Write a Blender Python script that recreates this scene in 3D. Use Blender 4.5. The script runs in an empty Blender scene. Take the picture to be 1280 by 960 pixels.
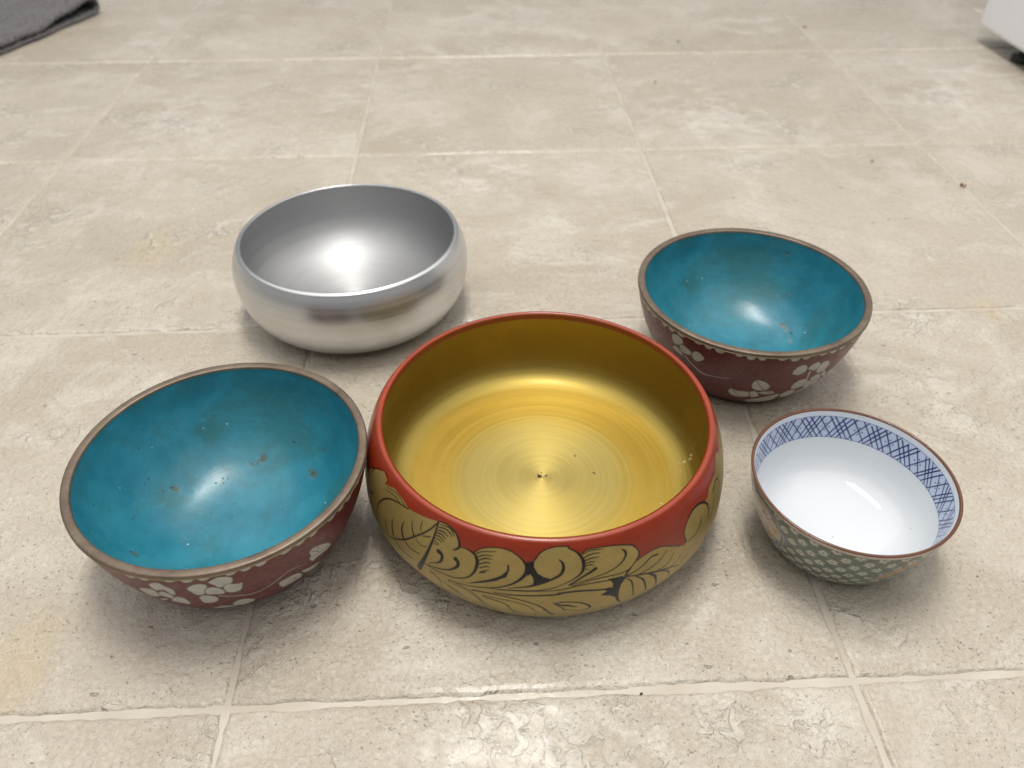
import bpy, math, random
import numpy as np
from mathutils import Matrix, Vector

# ------------------------------------------------------------------ camera, world, lamps, exposure
scene = bpy.context.scene
COL = scene.collection
F_PX, PITCH, YAW, ROLL = 991.05241, .70949158, .04727861, -.00062531
CAM = Vector((.12759591, -.19235331, .36357047))
cp, sp, cy_, sy_ = math.cos(PITCH), math.sin(PITCH), math.cos(YAW), math.sin(YAW)
fwd = Vector((sy_*cp, cy_*cp, -sp)); rt = Vector((cy_, -sy_, 0)); up = rt.cross(fwd)
r2 = math.cos(ROLL)*rt + math.sin(ROLL)*up; u2 = -math.sin(ROLL)*rt + math.cos(ROLL)*up
cd = bpy.data.cameras.new('camera'); cam = bpy.data.objects.new('camera', cd); COL.objects.link(cam)
M = Matrix((r2, u2, -fwd)).transposed().to_4x4(); M.translation = CAM; cam.matrix_world = M
cd.sensor_width = 36; cd.lens = F_PX/1280*36; cd.clip_start = .01; cd.clip_end = 60
cd.dof.use_dof = True; cd.dof.focus_distance = .42; cd.dof.aperture_fstop = 9.0
scene.camera = cam
w = bpy.data.worlds.new('World'); scene.world = w; w.use_nodes = True
w.node_tree.nodes['Background'].inputs[0].default_value = (.93, .96, 1, 1)
w.node_tree.nodes['Background'].inputs[1].default_value = .25
def area(name, loc, sx, sy, power, color, target=None):
    l = bpy.data.lights.new(name, 'AREA'); l.shape = 'RECTANGLE'; l.size = sx; l.size_y = sy
    l.energy = power; l.color = color
    o = bpy.data.objects.new(name, l); COL.objects.link(o); o.location = loc
    if target is not None:
        o.rotation_euler = (Vector(loc)-Vector(target)).to_track_quat('Z', 'Y').to_euler()
    return o
for tx in (.05, .25):
    area('ceiling_strip_light', (tx, .45, 2.35), .06, 1.25, 17.8, (1, .957, .898))
area('ceiling_bounce_light', (.2, .5, 2.5), 4.6, 4.6, 66, (1, .965, .925))
scene.view_settings.view_transform = 'Standard'; scene.view_settings.look = 'None'
scene.view_settings.exposure = .10; scene.view_settings.gamma = 1
scene.render.engine = 'CYCLES'

# ------------------------------------------------------------------ small helpers
def tag(o, label=None, cat=None, group=None, kind=None):
    if label: o['label'] = label
    if cat: o['category'] = cat
    if group: o['group'] = group
    if kind: o['kind'] = kind
    return o
def empty(name, loc):
    o = bpy.data.objects.new(name, None); COL.objects.link(o); o.location = loc
    o.empty_display_size = .02; return o
def mesh_obj(name, V, F, mat, parent=None, loc=None, smooth=True, colors=None):
    V = np.asarray(V, np.float32).reshape(-1, 3)
    me = bpy.data.meshes.new(name)
    if isinstance(F, np.ndarray):
        n = len(F); me.vertices.add(len(V)); me.vertices.foreach_set('co', V.ravel())
        me.loops.add(n*4); me.loops.foreach_set('vertex_index', F.astype(np.int32).ravel())
        me.polygons.add(n); me.polygons.foreach_set('loop_start', np.arange(0, n*4, 4, dtype=np.int32))
        me.polygons.foreach_set('loop_total', np.full(n, 4, np.int32))
        me.update(calc_edges=True)
    else:
        me.from_pydata(V.tolist(), [], F); me.update()
    me.polygons.foreach_set('use_smooth', np.full(len(me.polygons), smooth))
    if colors is not None:
        a = me.color_attributes.new('Paint', 'FLOAT_COLOR', 'POINT')
        a.data.foreach_set('color', np.asarray(colors, np.float32).ravel())
    me.materials.append(mat)
    o = bpy.data.objects.new(name, me); COL.objects.link(o)
    if parent: o.parent = parent
    if loc is not None: o.location = loc
    return o
def grid_faces(nr, nc, wrap):
    i = np.arange(nr-1)[:, None]; j = np.arange(nc if wrap else nc-1)[None, :]; j2 = (j+1) % nc
    return np.stack([i*nc+j, i*nc+j2, (i+1)*nc+j2, (i+1)*nc+j], -1).reshape(-1, 4)
def revolve(name, r, z, nth, mat, parent, colors=None, flip=False):
    th = -np.pi + 2*np.pi*np.arange(nth)/nth
    r = np.maximum(np.asarray(r), 1e-5)[:, None]; z = np.asarray(z)[:, None]
    V = np.stack([r*np.cos(th), r*np.sin(th), z+0*th], -1)
    Fc = grid_faces(len(r), nth, True)
    if flip: Fc = Fc[:, ::-1]
    return mesh_obj(name, V, Fc, mat, parent, colors=colors)

# ------------------------------------------------------------------ node helpers
class NM:
    def __init__(s, name):
        s.m = bpy.data.materials.new(name); s.m.use_nodes = True; s.t = s.m.node_tree
        s.b = s.t.nodes['Principled BSDF']; s.out = s.t.nodes['Material Output']
    def n(s, typ, **kw):
        nd = s.t.nodes.new(typ)
        for k, v in kw.items():
            if k.startswith('i_'):
                key = k[2:]; key = int(key) if key.isdigit() else key.replace('_', ' ')
                s.set(nd.inputs[key], v)
            else: setattr(nd, k, v)
        return nd
    def set(s, sock, v):
        if hasattr(v, 'is_output') or isinstance(v, bpy.types.NodeSocket): s.t.links.new(v, sock)
        else:
            if isinstance(v, tuple) and len(v) == 3 and sock.type == 'RGBA': v = (*v, 1)
            sock.default_value = v
    def p(s, **kw):
        for k, v in kw.items(): s.set(s.b.inputs[k.replace('_', ' ')], v)
    def obj(s, scale=(1, 1, 1), off=(0, 0, 0)):
        tc = s.n('ShaderNodeTexCoord'); mp = s.n('ShaderNodeMapping')
        s.t.links.new(tc.outputs['Object'], mp.inputs[0]); mp.inputs['Scale'].default_value = scale
        mp.inputs['Location'].default_value = off; return mp.outputs[0]
    def noise(s, vec, scale, detail=3, rough=.5, dist=0):
        return s.n('ShaderNodeTexNoise', i_Vector=vec, i_Scale=scale, i_Detail=detail, i_Roughness=rough, i_Distortion=dist).outputs[0]
    def ramp(s, f, a, b, lo=0., hi=1.):
        return s.n('ShaderNodeMapRange', i_Value=f, i_1=a, i_2=b, i_3=lo, i_4=hi).outputs[0]
    def mix(s, f, a, b, mode='MIX'):
        nd = s.n('ShaderNodeMix', data_type='RGBA', blend_type=mode)
        s.set(nd.inputs[0], f); s.set(nd.inputs[6], a); s.set(nd.inputs[7], b); return nd.outputs[2]
    def math(s, op, a, b=0., c=None):
        nd = s.n('ShaderNodeMath', operation=op); s.set(nd.inputs[0], a); s.set(nd.inputs[1], b)
        if c is not None: s.set(nd.inputs[2], c)
        return nd.outputs[0]
    def bump(s, h, strength=1., dist=.001, prev=None):
        nd = s.n('ShaderNodeBump', i_Strength=strength, i_Distance=dist, i_Height=h)
        if prev is not None: s.set(nd.inputs['Normal'], prev)
        return nd.outputs[0]
    def paint(s): return s.n('ShaderNodeVertexColor', layer_name='Paint')
    def polar(s, rs, ths=1., zs=0.):
        """vector (radius*rs, angle-independent seam-free part) for rings round the Z axis"""
        tc = s.n('ShaderNodeTexCoord'); sx = s.n('ShaderNodeSeparateXYZ'); s.t.links.new(tc.outputs['Object'], sx.inputs[0])
        rr = s.math('POWER', s.math('ADD', s.math('MULTIPLY', sx.outputs[0], sx.outputs[0]), s.math('MULTIPLY', sx.outputs[1], sx.outputs[1])), .5)
        nrm = s.n('ShaderNodeVectorMath', operation='NORMALIZE'); cx = s.n('ShaderNodeCombineXYZ')
        s.set(cx.inputs[0], sx.outputs[0]); s.set(cx.inputs[1], sx.outputs[1]); s.t.links.new(cx.outputs[0], nrm.inputs[0])
        sc = s.n('ShaderNodeVectorMath', operation='SCALE'); s.t.links.new(nrm.outputs[0], sc.inputs[0]); sc.inputs[3].default_value = ths
        s2 = s.n('ShaderNodeSeparateXYZ'); s.t.links.new(sc.outputs[0], s2.inputs[0])
        c2 = s.n('ShaderNodeCombineXYZ'); s.set(c2.inputs[0], s2.outputs[0]); s.set(c2.inputs[1], s2.outputs[1])
        s.set(c2.inputs[2], s.math('ADD', s.math('MULTIPLY', rr, rs), s.math('MULTIPLY', sx.outputs[2], zs)))
        return c2.outputs[0], rr, sx
RED_ART=[
('p','g',[(-2.833,41.66),(-2.947,38.95),(-2.851,18.99),(-2.793,9.88),(-2.702,4.26),(-2.644,5.62),(-2.647,8.33),(-2.563,4.84),(-2.475,5.62),(-2.423,7.36),(-2.304,5.43),(-2.225,3.49),(-2.164,2.52),(-2.112,4.46),(-2.086,7.56),(-2.074,10.85),(-2.080,11.05),(-2.042,10.85),(-2.001,12.40),(-1.995,11.24),(-1.969,8.53),(-1.920,6.20),(-1.859,5.23),(-1.809,6.20),(-1.763,8.72),(-1.737,11.43),(-1.699,9.30),(-1.678,6.39),(-1.641,3.68),(-1.591,2.33),(-1.542,2.13),(-1.527,3.29),(-1.492,5.43),(-1.469,7.56),(-1.434,4.84),(-1.370,5.04),(-1.289,6.01),(-1.213,8.14),(-1.181,10.27),(-1.166,13.18),(-1.181,17.83),(-1.149,17.25),(-1.088,16.47),(-1.024,17.63),(-0.951,21.32),(-0.878,27.13),(-0.861,25.58),(-0.873,18.60),(-0.846,14.15),(-0.791,11.05),(-0.727,10.85),(-0.669,13.56),(-0.634,13.95),(-0.596,10.27),(-0.527,9.30),(-0.439,9.88),(-0.361,11.24),(-0.262,16.08),(-0.265,26.55),(-0.399,37.79),(-0.585,32.56),(-0.704,40.31),(-0.826,44.76),(-0.948,45.73),(-1.198,55.42),(-1.553,57.17),(-1.897,59.88),(-2.167,54.65),(-2.307,42.83),(-2.478,45.73),(-2.621,43.02),(-2.845,41.66)]),
('p','k',[(-1.740,11.05),(-1.719,10.27),(-1.696,9.11),(-1.696,12.98),(-1.676,16.67),(-1.646,18.60),(-1.620,19.18),(-1.629,20.93),(-1.661,22.67),(-1.690,23.84),(-1.702,23.84),(-1.696,21.12),(-1.702,18.80),(-1.713,17.25),(-1.725,18.41),(-1.734,16.67),(-1.731,13.18)]),
('p','k',[(-1.338,23.84),(-1.265,24.42),(-1.242,26.16),(-1.268,29.84),(-1.277,33.72),(-1.277,39.14),(-1.248,48.25),(-1.286,41.47),(-1.297,38.17),(-1.324,35.85),(-1.376,33.91),(-1.341,31.97),(-1.367,30.04),(-1.312,30.04),(-1.312,27.32),(-1.326,25.19)]),
('p','k',[(-2.033,31.97),(-1.963,27.52),(-1.900,23.84),(-1.853,20.35),(-1.827,17.05),(-1.824,12.98),(-1.815,13.56),(-1.815,16.86),(-1.827,20.73),(-1.876,24.42),(-1.940,27.71),(-1.995,30.42)]),
('p','k',[(-1.184,17.25),(-1.210,19.77),(-1.239,22.28),(-1.254,25.00),(-1.245,25.58),(-1.233,23.84),(-1.204,20.35),(-1.178,18.02)]),
('s','k',[(-2.219,3.88,0.51),(-2.228,13.76,0.82),(-2.260,26.16,1.33),(-2.307,38.95,2.35)]),
('s','k',[(-2.217,3.29,0.51),(-2.263,10.46,0.61),(-2.336,18.60,0.61),(-2.417,26.94,0.71),(-2.505,33.91,0.51),(-2.545,36.62,0.31)]),
('s','k',[(-2.525,21.51,0.26),(-2.522,26.94,0.71),(-2.507,31.97,0.92)]),
('s','k',[(-2.435,16.47,0.31),(-2.441,21.70,0.71),(-2.426,25.97,1.12)]),
('s','k',[(-2.377,12.21,0.31),(-2.368,16.28,0.51),(-2.350,19.57,0.71)]),
('s','k',[(-2.315,8.33,0.26),(-2.315,11.63,0.36),(-2.310,13.76,0.26)]),
('s','k',[(-2.589,27.13,0.31),(-2.580,32.36,0.46),(-2.560,37.01,0.61)]),
('s','k',[(-2.298,15.89,0.20),(-2.272,14.92,0.36),(-2.246,13.37,0.36)]),
('s','k',[(-2.333,20.73,0.36),(-2.298,21.90,0.36),(-2.260,20.73,0.26)]),
('s','k',[(-2.414,27.52,0.46),(-2.362,29.45,0.46),(-2.301,28.29,0.26)]),
('s','k',[(-2.496,34.30,0.46),(-2.435,36.43,0.41),(-2.342,35.27,0.26)]),
('s','k',[(-2.208,4.46,0.26),(-2.158,3.68,0.36),(-2.129,4.84,0.41),(-2.115,6.59,0.26)]),
('s','k',[(-2.211,6.01,0.41),(-2.173,5.23,0.41),(-2.138,6.20,0.41),(-2.129,7.75,0.20)]),
('s','k',[(-2.211,7.75,0.46),(-2.182,7.17,0.46),(-2.150,8.14,0.26)]),
('s','k',[(-2.214,9.30,0.46),(-2.185,8.91,0.46),(-2.161,10.27,0.26)]),
('s','k',[(-2.217,10.85,0.46),(-2.190,10.66,0.41),(-2.167,12.01,0.26)]),
('s','k',[(-2.219,12.60,0.36),(-2.199,12.40,0.36),(-2.179,12.98,0.26)]),
('s','k',[(-2.219,14.15,0.36),(-2.190,15.11,0.26)]),
('s','k',[(-2.222,15.89,0.31),(-2.199,15.89,0.26)]),
('s','k',[(-2.211,3.10,0.31),(-2.164,2.71,0.41),(-2.115,4.46,0.51),(-2.089,7.36,0.71),(-2.077,10.85,0.92),(-2.089,12.79,0.82),(-2.109,14.34,0.26)]),
('s','k',[(-2.187,19.18,2.04),(-2.170,19.77,1.53),(-2.164,22.09,1.23),(-2.173,25.00,0.92),(-2.199,27.32,0.41),(-2.240,30.23,0.15)]),
('s','k',[(-2.089,18.80,1.74),(-2.074,20.35,1.43),(-2.080,23.45,1.12),(-2.123,27.52,0.61),(-2.182,30.23,0.51),(-2.228,31.59,0.41),(-2.260,32.56,0.26),(-2.272,32.75,0.15)]),
('s','k',[(-2.074,11.05,0.26),(-2.036,10.85,0.31),(-1.995,12.01,0.82),(-1.975,15.89,1.33),(-1.984,21.70,0.92),(-2.016,26.94,0.61),(-2.071,30.42,0.46),(-2.126,31.78,0.41),(-2.185,32.36,0.31),(-2.246,32.94,0.20)]),
('s','k',[(-2.234,35.85,0.20),(-2.173,39.14,0.20),(-2.155,53.29,0.36)]),
('s','k',[(-2.234,35.07,0.15),(-2.161,38.37,0.26),(-2.089,39.92,0.26),(-2.025,43.41,0.20)]),
('s','k',[(-1.990,12.21,0.36),(-1.958,9.50,0.36),(-1.888,7.56,0.20)]),
('s','k',[(-1.978,13.18,0.41),(-1.946,11.05,0.41),(-1.902,10.27,0.20)]),
('s','k',[(-1.972,14.92,0.41),(-1.937,12.60,0.51),(-1.905,12.21,0.20)]),
('s','k',[(-1.966,16.86,0.41),(-1.931,14.73,0.51),(-1.908,14.53,0.20)]),
('s','k',[(-1.961,18.80,0.36),(-1.929,17.05,0.41),(-1.914,16.86,0.20)]),
('s','k',[(-1.958,22.09,0.36),(-1.943,20.35,0.51),(-1.914,18.80,0.20)]),
('s','k',[(-1.958,21.90,0.31),(-1.929,20.73,0.36)]),
('s','k',[(-1.809,6.01,0.26),(-1.760,9.11,0.46),(-1.734,12.79,1.02),(-1.734,16.67,1.33),(-1.757,20.54,1.12),(-1.798,24.42,0.71),(-1.856,27.90,0.51),(-1.923,30.42,0.41),(-2.004,32.75,0.36),(-2.068,33.91,0.31),(-2.126,34.88,0.26)]),
('s','k',[(-1.998,11.63,0.31),(-1.969,8.33,0.31),(-1.920,6.20,0.31),(-1.859,5.23,0.31),(-1.809,6.01,0.31)]),
('s','k',[(-1.577,8.72,0.26),(-1.559,10.85,0.82),(-1.556,13.95,1.12),(-1.571,17.25,1.02),(-1.609,19.77,0.92),(-1.646,21.70,0.92),(-1.690,23.64,1.02),(-1.731,25.19,0.61),(-1.769,26.16,0.41),(-1.815,27.52,0.20)]),
('s','k',[(-1.696,9.30,0.51),(-1.670,5.43,0.36),(-1.632,3.10,0.31),(-1.582,2.13,0.31),(-1.533,2.33,0.36),(-1.527,3.29,0.41),(-1.489,5.62,0.61),(-1.463,9.30,1.12),(-1.457,13.37,1.23),(-1.469,17.05,0.82),(-1.504,20.15,0.51),(-1.542,22.28,0.31),(-1.571,23.84,0.26)]),
('s','k',[(-1.571,23.84,0.20),(-1.603,25.19,0.31),(-1.673,26.94,0.36),(-1.769,28.10,0.36),(-1.865,29.65,0.26)]),
('s','k',[(-1.888,32.36,0.26),(-1.815,31.97,0.51),(-1.719,31.00,0.66),(-1.626,30.04,0.71),(-1.571,29.45,0.71),(-1.571,28.87,0.77),(-1.475,28.29,0.82),(-1.367,30.04,0.71),(-1.326,30.23,0.51)]),
('s','k',[(-1.902,30.23,0.20),(-1.769,28.49,0.31),(-1.649,27.32,0.31),(-1.571,26.55,0.36),(-1.452,24.42,0.41),(-1.326,24.80,0.46)]),
('s','k',[(-1.995,35.27,0.61),(-1.914,33.91,0.51),(-1.815,33.72,0.41),(-1.719,35.66,0.46),(-1.646,39.73,0.61),(-1.597,47.67,1.53)]),
('s','k',[(-1.937,37.59,0.36),(-1.865,38.37,0.41),(-1.815,40.69,0.51),(-1.777,49.03,0.41)]),
('s','k',[(-1.943,36.62,0.20),(-1.815,36.43,0.26),(-1.719,38.76,0.26),(-1.667,44.57,0.26)]),
('s','k',[(-2.126,35.66,0.20),(-2.016,37.21,0.26),(-1.940,43.60,0.26),(-1.931,54.26,0.26)]),
('s','k',[(-2.126,39.92,0.20),(-2.071,42.05,0.26),(-2.027,45.15,0.20)]),
('s','k',[(-2.091,34.49,0.20),(-1.995,36.82,0.26),(-1.908,45.93,0.26),(-1.888,54.45,0.20)]),
('s','k',[(-1.597,36.04,0.31),(-1.553,35.27,0.36),(-1.568,35.27,0.41),(-1.507,35.85,0.46),(-1.457,37.59,0.61),(-1.420,41.28,0.82),(-1.452,43.79,0.46),(-1.504,42.44,0.36),(-1.550,40.89,0.31),(-1.553,39.92,0.31),(-1.582,37.21,0.36),(-1.597,36.04,0.46)]),
('s','k',[(-1.585,36.24,0.41),(-1.568,37.40,0.61),(-1.524,38.37,0.82),(-1.484,40.11,0.20)]),
('s','k',[(-1.460,7.17,0.20),(-1.422,5.62,0.36),(-1.356,6.01,0.20)]),
('s','k',[(-1.452,8.72,0.41),(-1.420,7.56,0.41),(-1.373,7.56,0.20)]),
('s','k',[(-1.449,10.46,0.41),(-1.417,9.69,0.41),(-1.382,9.69,0.20)]),
('s','k',[(-1.446,12.01,0.36),(-1.422,11.63,0.41),(-1.402,12.01,0.20)]),
('s','k',[(-1.446,13.37,0.36),(-1.425,13.18,0.41),(-1.408,13.76,0.20)]),
('s','k',[(-1.449,15.31,0.31),(-1.434,15.50,0.20)]),
('s','k',[(-1.399,15.89,1.23),(-1.428,17.63,1.02),(-1.460,19.38,0.77),(-1.527,23.84,0.61)]),
('s','k',[(-1.260,8.72,0.26),(-1.242,10.66,0.82),(-1.245,13.56,0.77),(-1.274,16.67,0.51),(-1.326,19.18,0.41),(-1.402,20.93,0.31),(-1.475,22.48,0.26),(-1.524,24.03,0.20)]),
('s','k',[(-1.222,21.70,0.36),(-1.277,22.48,0.41),(-1.353,22.09,0.41),(-1.428,22.48,0.31),(-1.513,24.80,0.26)]),
('s','k',[(-1.463,6.39,0.31),(-1.434,4.84,0.31),(-1.370,4.84,0.26),(-1.289,5.81,0.36),(-1.213,7.95,0.41),(-1.187,9.88,0.61)]),
('s','k',[(-1.187,9.88,0.36),(-1.169,13.18,0.46),(-1.172,15.89,0.61),(-1.184,17.44,0.61)]),
('s','k',[(-1.062,20.35,0.82),(-1.102,19.96,0.61),(-1.149,22.87,0.51),(-1.201,24.61,0.41),(-1.242,25.19,0.41)]),
('s','k',[(-1.001,21.51,0.26),(-1.053,25.19,0.41),(-1.120,27.13,0.41),(-1.172,27.52,0.46)]),
('s','k',[(-0.954,26.35,0.26),(-0.992,30.62,0.36),(-1.044,31.39,0.36),(-1.094,31.00,0.36)]),
('s','k',[(-0.899,31.59,0.26),(-0.940,34.69,0.31),(-0.989,35.46,0.31)]),
('s','k',[(-0.846,35.66,0.20),(-0.899,37.21,0.26)]),
('s','k',[(-1.245,25.58,0.61),(-1.198,27.13,0.51),(-1.132,29.26,0.71),(-1.056,32.17,0.71),(-0.974,35.27,0.41),(-0.905,39.14,0.31)]),
('s','k',[(-1.242,26.74,0.26),(-1.213,30.42,0.61),(-1.201,35.85,0.51),(-1.193,43.41,0.26)]),
('s','k',[(-1.190,27.90,0.41),(-1.149,32.17,0.71),(-1.129,37.98,0.71),(-1.120,43.99,0.20)]),
('s','k',[(-1.120,29.84,0.51),(-1.079,33.72,1.12),(-1.065,37.59,0.82),(-1.059,43.02,0.31)]),
('s','k',[(-1.044,32.75,0.36),(-0.995,36.24,0.51),(-0.977,39.34,0.41),(-0.977,41.28,0.26)]),
('s','k',[(-1.181,18.22,0.31),(-1.149,17.25,0.26),(-1.088,16.28,0.26),(-1.024,17.44,0.31),(-0.908,24.61,0.41)]),
('s','k',[(-0.858,25.97,0.46),(-0.873,18.60,0.31),(-0.838,13.37,0.41),(-0.777,10.27,0.71),(-0.704,11.63,0.87),(-0.654,15.70,0.92),(-0.637,20.35,0.71),(-0.646,26.74,0.41)]),
('s','k',[(-0.724,18.60,0.20),(-0.730,22.87,0.61),(-0.774,26.35,0.46),(-0.846,26.16,0.41)]),
('s','k',[(-0.556,14.34,0.41),(-0.503,12.98,0.51),(-0.463,15.50,0.41),(-0.451,20.93,0.41),(-0.489,25.39,0.31)]),
('s','k',[(-0.521,14.92,0.26),(-0.559,16.08,0.82)]),
('s','r',[(-0.564,20.54,0.26),(-0.579,25.00,0.82),(-0.602,27.90,0.71),(-0.623,30.42,0.31)]),
('s','k',[(-2.699,32.94,0.34),(-2.679,24.61,0.51),(-2.618,15.50,0.68),(-2.534,10.27,0.51),(-2.423,7.56,0.43)]),
('s','k',[(-2.633,8.53,0.17),(-2.531,5.81,0.26),(-2.452,7.56,0.26)]),
('s','k',[(-2.641,10.85,0.17),(-2.551,8.14,0.26),(-2.493,8.72,0.26)]),
('s','k',[(-2.851,18.99,0.17),(-2.793,9.88,0.26),(-2.699,3.88,0.26),(-2.647,5.04,0.34),(-2.650,8.53,0.34)]),
('s','k',[(-2.859,29.84,0.68),(-2.810,28.10,1.19),(-2.758,24.80,0.51)]),
('s','k',[(-2.926,19.38,1.53),(-2.935,23.45,1.87),(-2.953,29.07,0.85)]),
('s','k',[(-2.699,32.94,0.34),(-2.679,38.76,0.51),(-2.601,38.56,0.68)]),
]
CL_ART=[
('w',[(-1.934,18.53),(-1.833,14.47),(-1.798,17.82),(-1.821,24.70),(-1.934,31.23),(-1.949,25.23)]),
('w',[(-1.804,9.00),(-1.734,5.29),(-1.690,9.00),(-1.661,13.23),(-1.681,19.58),(-1.713,18.35),(-1.722,13.94),(-1.757,14.29),(-1.792,15.70)]),
('w',[(-1.806,19.58),(-1.751,15.70),(-1.716,19.06),(-1.708,23.47),(-1.740,26.64),(-1.777,24.70),(-1.809,22.94)]),
('w',[(-1.777,30.17),(-1.693,22.06),(-1.646,24.70),(-1.646,31.23),(-1.670,35.99),(-1.725,34.76),(-1.774,33.17)]),
('w',[(-1.879,32.47),(-1.798,27.70),(-1.798,30.17),(-1.908,37.93)]),
('w',[(-1.574,10.94),(-1.513,7.23),(-1.457,8.12),(-1.449,11.12),(-1.492,19.23),(-1.545,19.58),(-1.565,15.35)]),
('w',[(-1.431,6.88),(-1.399,4.76),(-1.356,3.71),(-1.297,5.82),(-1.289,9.53),(-1.318,12.88),(-1.358,13.94),(-1.388,13.94),(-1.411,10.23)]),
('w',[(-1.364,14.12),(-1.329,12.17),(-1.274,14.29),(-1.245,14.47),(-1.254,18.53),(-1.277,22.94),(-1.324,23.47),(-1.361,21.17),(-1.367,17.29)]),
('w',[(-1.463,12.88),(-1.414,12.35),(-1.373,16.76),(-1.370,20.64),(-1.390,22.58),(-1.443,21.35),(-1.486,19.58),(-1.478,15.35)]),
('w',[(-1.545,22.76),(-1.504,20.64),(-1.452,23.47),(-1.437,28.41),(-1.478,33.88),(-1.553,33.70),(-1.556,27.70)]),
('w',[(-1.390,42.52),(-1.321,37.41),(-1.268,39.88),(-1.225,46.05),(-1.268,54.17),(-1.350,56.11),(-1.399,49.58)]),
('w',[(-1.614,54.70),(-1.492,44.46),(-1.422,48.34),(-1.390,55.40),(-1.452,57.52),(-1.562,55.23)]),
('w',[(-1.289,58.75),(-1.204,58.40),(-1.100,58.75),(-1.175,58.75)]),
('w',[(-1.033,33.88),(-0.992,32.11),(-0.937,32.29),(-0.878,34.23),(-0.835,40.58),(-0.832,47.64),(-0.890,47.29),(-0.963,46.40),(-1.009,44.11)]),
('w',[(-0.844,34.58),(-0.762,39.17),(-0.669,43.23),(-0.593,53.46),(-0.675,54.87),(-0.817,41.11)]),
('w',[(-0.791,17.29),(-0.750,15.53),(-0.689,18.88),(-0.614,24.53),(-0.559,32.11),(-0.611,33.88),(-0.701,31.23),(-0.748,32.47),(-0.791,24.88),(-0.777,22.76)]),
('t',[(-1.422,24.53,0.84),(-1.344,28.58,0.73),(-1.233,32.99,0.94),(-1.140,32.29,0.52),(-1.047,28.23,0.63),(-0.972,24.35,0.52),(-0.905,24.35,0.42),(-0.806,28.94,0.21)]),
('k',[(-1.001,36.35,0.31),(-0.960,35.82,0.31),(-0.899,39.35,0.31),(-0.887,44.11,0.31)]),
('k',[(-0.887,44.11,0.31),(-0.966,41.11,0.31)]),
('k',[(-0.759,17.29,0.37),(-0.733,17.11,0.37),(-0.707,20.82,0.37),(-0.721,22.76,0.37),(-0.678,27.88,0.37),(-0.605,28.23,0.37)]),
('k',[(-0.788,15.00,0.37),(-0.750,20.29,0.37),(-0.713,23.47,0.37)]),
('k',[(-0.774,24.35,0.37),(-0.727,26.82,0.37),(-0.686,27.70,0.37)]),
]
CR_ART=[
('w',[(-2.545,7.41),(-2.513,5.12),(-2.446,5.65),(-2.423,9.00),(-2.458,12.70),(-2.513,14.47),(-2.542,12.17)]),
('w',[(-2.464,13.76),(-2.435,10.94),(-2.382,11.65),(-2.342,13.59),(-2.347,17.11),(-2.394,18.17),(-2.449,18.00)]),
('w',[(-2.336,14.29),(-2.295,10.76),(-2.249,11.47),(-2.214,14.82),(-2.246,18.53),(-2.292,20.64),(-2.333,18.17)]),
('w',[(-2.548,18.70),(-2.505,15.88),(-2.458,17.47),(-2.423,20.64),(-2.452,21.70),(-2.507,21.00)]),
('t',[(-2.406,20.82,1.18),(-2.345,25.23,1.05),(-2.234,31.23,1.31),(-2.135,30.52,0.65),(-2.042,29.11,0.52),(-1.963,27.35,0.39)]),
('w',[(-1.966,44.46),(-1.940,40.05),(-1.879,41.64),(-1.763,41.46),(-1.740,48.70),(-1.783,51.17),(-1.876,52.23),(-1.937,49.23)]),
('w',[(-1.754,41.29),(-1.702,39.35),(-1.644,47.64),(-1.722,50.29)]),
('w',[(-1.772,29.99),(-1.742,24.70),(-1.667,26.29),(-1.600,31.58),(-1.600,35.82),(-1.629,38.11),(-1.708,37.76),(-1.751,35.29)]),
('w',[(-1.687,40.76),(-1.568,38.82),(-1.498,42.52),(-1.539,44.46),(-1.626,43.76)]),
('w',[(-1.760,58.40),(-1.612,51.17),(-1.449,45.35),(-1.422,52.40),(-1.466,64.40),(-1.655,65.64)]),
('k',[(-1.745,24.70,0.52),(-1.693,31.76,0.52),(-1.609,38.82,0.52),(-1.501,43.76,0.52)]),
('k',[(-1.769,39.35,0.52),(-1.658,40.58,0.52),(-1.565,38.29,0.52)]),
('k',[(-1.931,40.76,0.39),(-1.879,45.87,0.39),(-1.830,49.76,0.39)]),
('w',[(-1.399,50.81),(-1.385,43.40),(-1.289,42.52),(-1.216,51.34),(-1.289,56.11)]),
('w',[(-1.373,35.29),(-1.350,28.23),(-1.265,28.05),(-1.201,34.23),(-1.236,40.40),(-1.332,40.23)]),
('w',[(-1.225,49.23),(-1.146,45.52),(-1.082,44.99),(-1.004,51.87),(-1.105,57.17)]),
('w',[(-1.466,16.76),(-1.443,11.12),(-1.396,9.70),(-1.353,11.65),(-1.338,16.94),(-1.379,20.29),(-1.437,19.76)]),
('w',[(-1.332,15.00),(-1.309,10.76),(-1.248,10.06),(-1.207,16.41),(-1.248,18.88),(-1.300,16.94)]),
('w',[(-1.207,21.88),(-1.219,13.94),(-1.175,11.12),(-1.126,13.06),(-1.088,18.53),(-1.094,24.00),(-1.149,24.70)]),
('w',[(-1.210,29.99),(-1.169,26.29),(-1.117,26.64),(-1.001,37.93),(-1.114,36.17)]),
('w',[(-1.085,29.11),(-1.070,24.53),(-0.945,35.46),(-0.986,36.17)]),
('w',[(-0.884,39.88),(-0.925,31.41),(-0.814,31.23),(-0.841,34.58),(-0.873,39.17)]),
('w',[(-1.143,46.05),(-1.225,32.11),(-0.908,43.76),(-0.966,48.87)]),
('t',[(-1.289,18.88,1.31),(-1.274,23.82,1.05),(-1.245,29.47,0.65)]),
]

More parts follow.
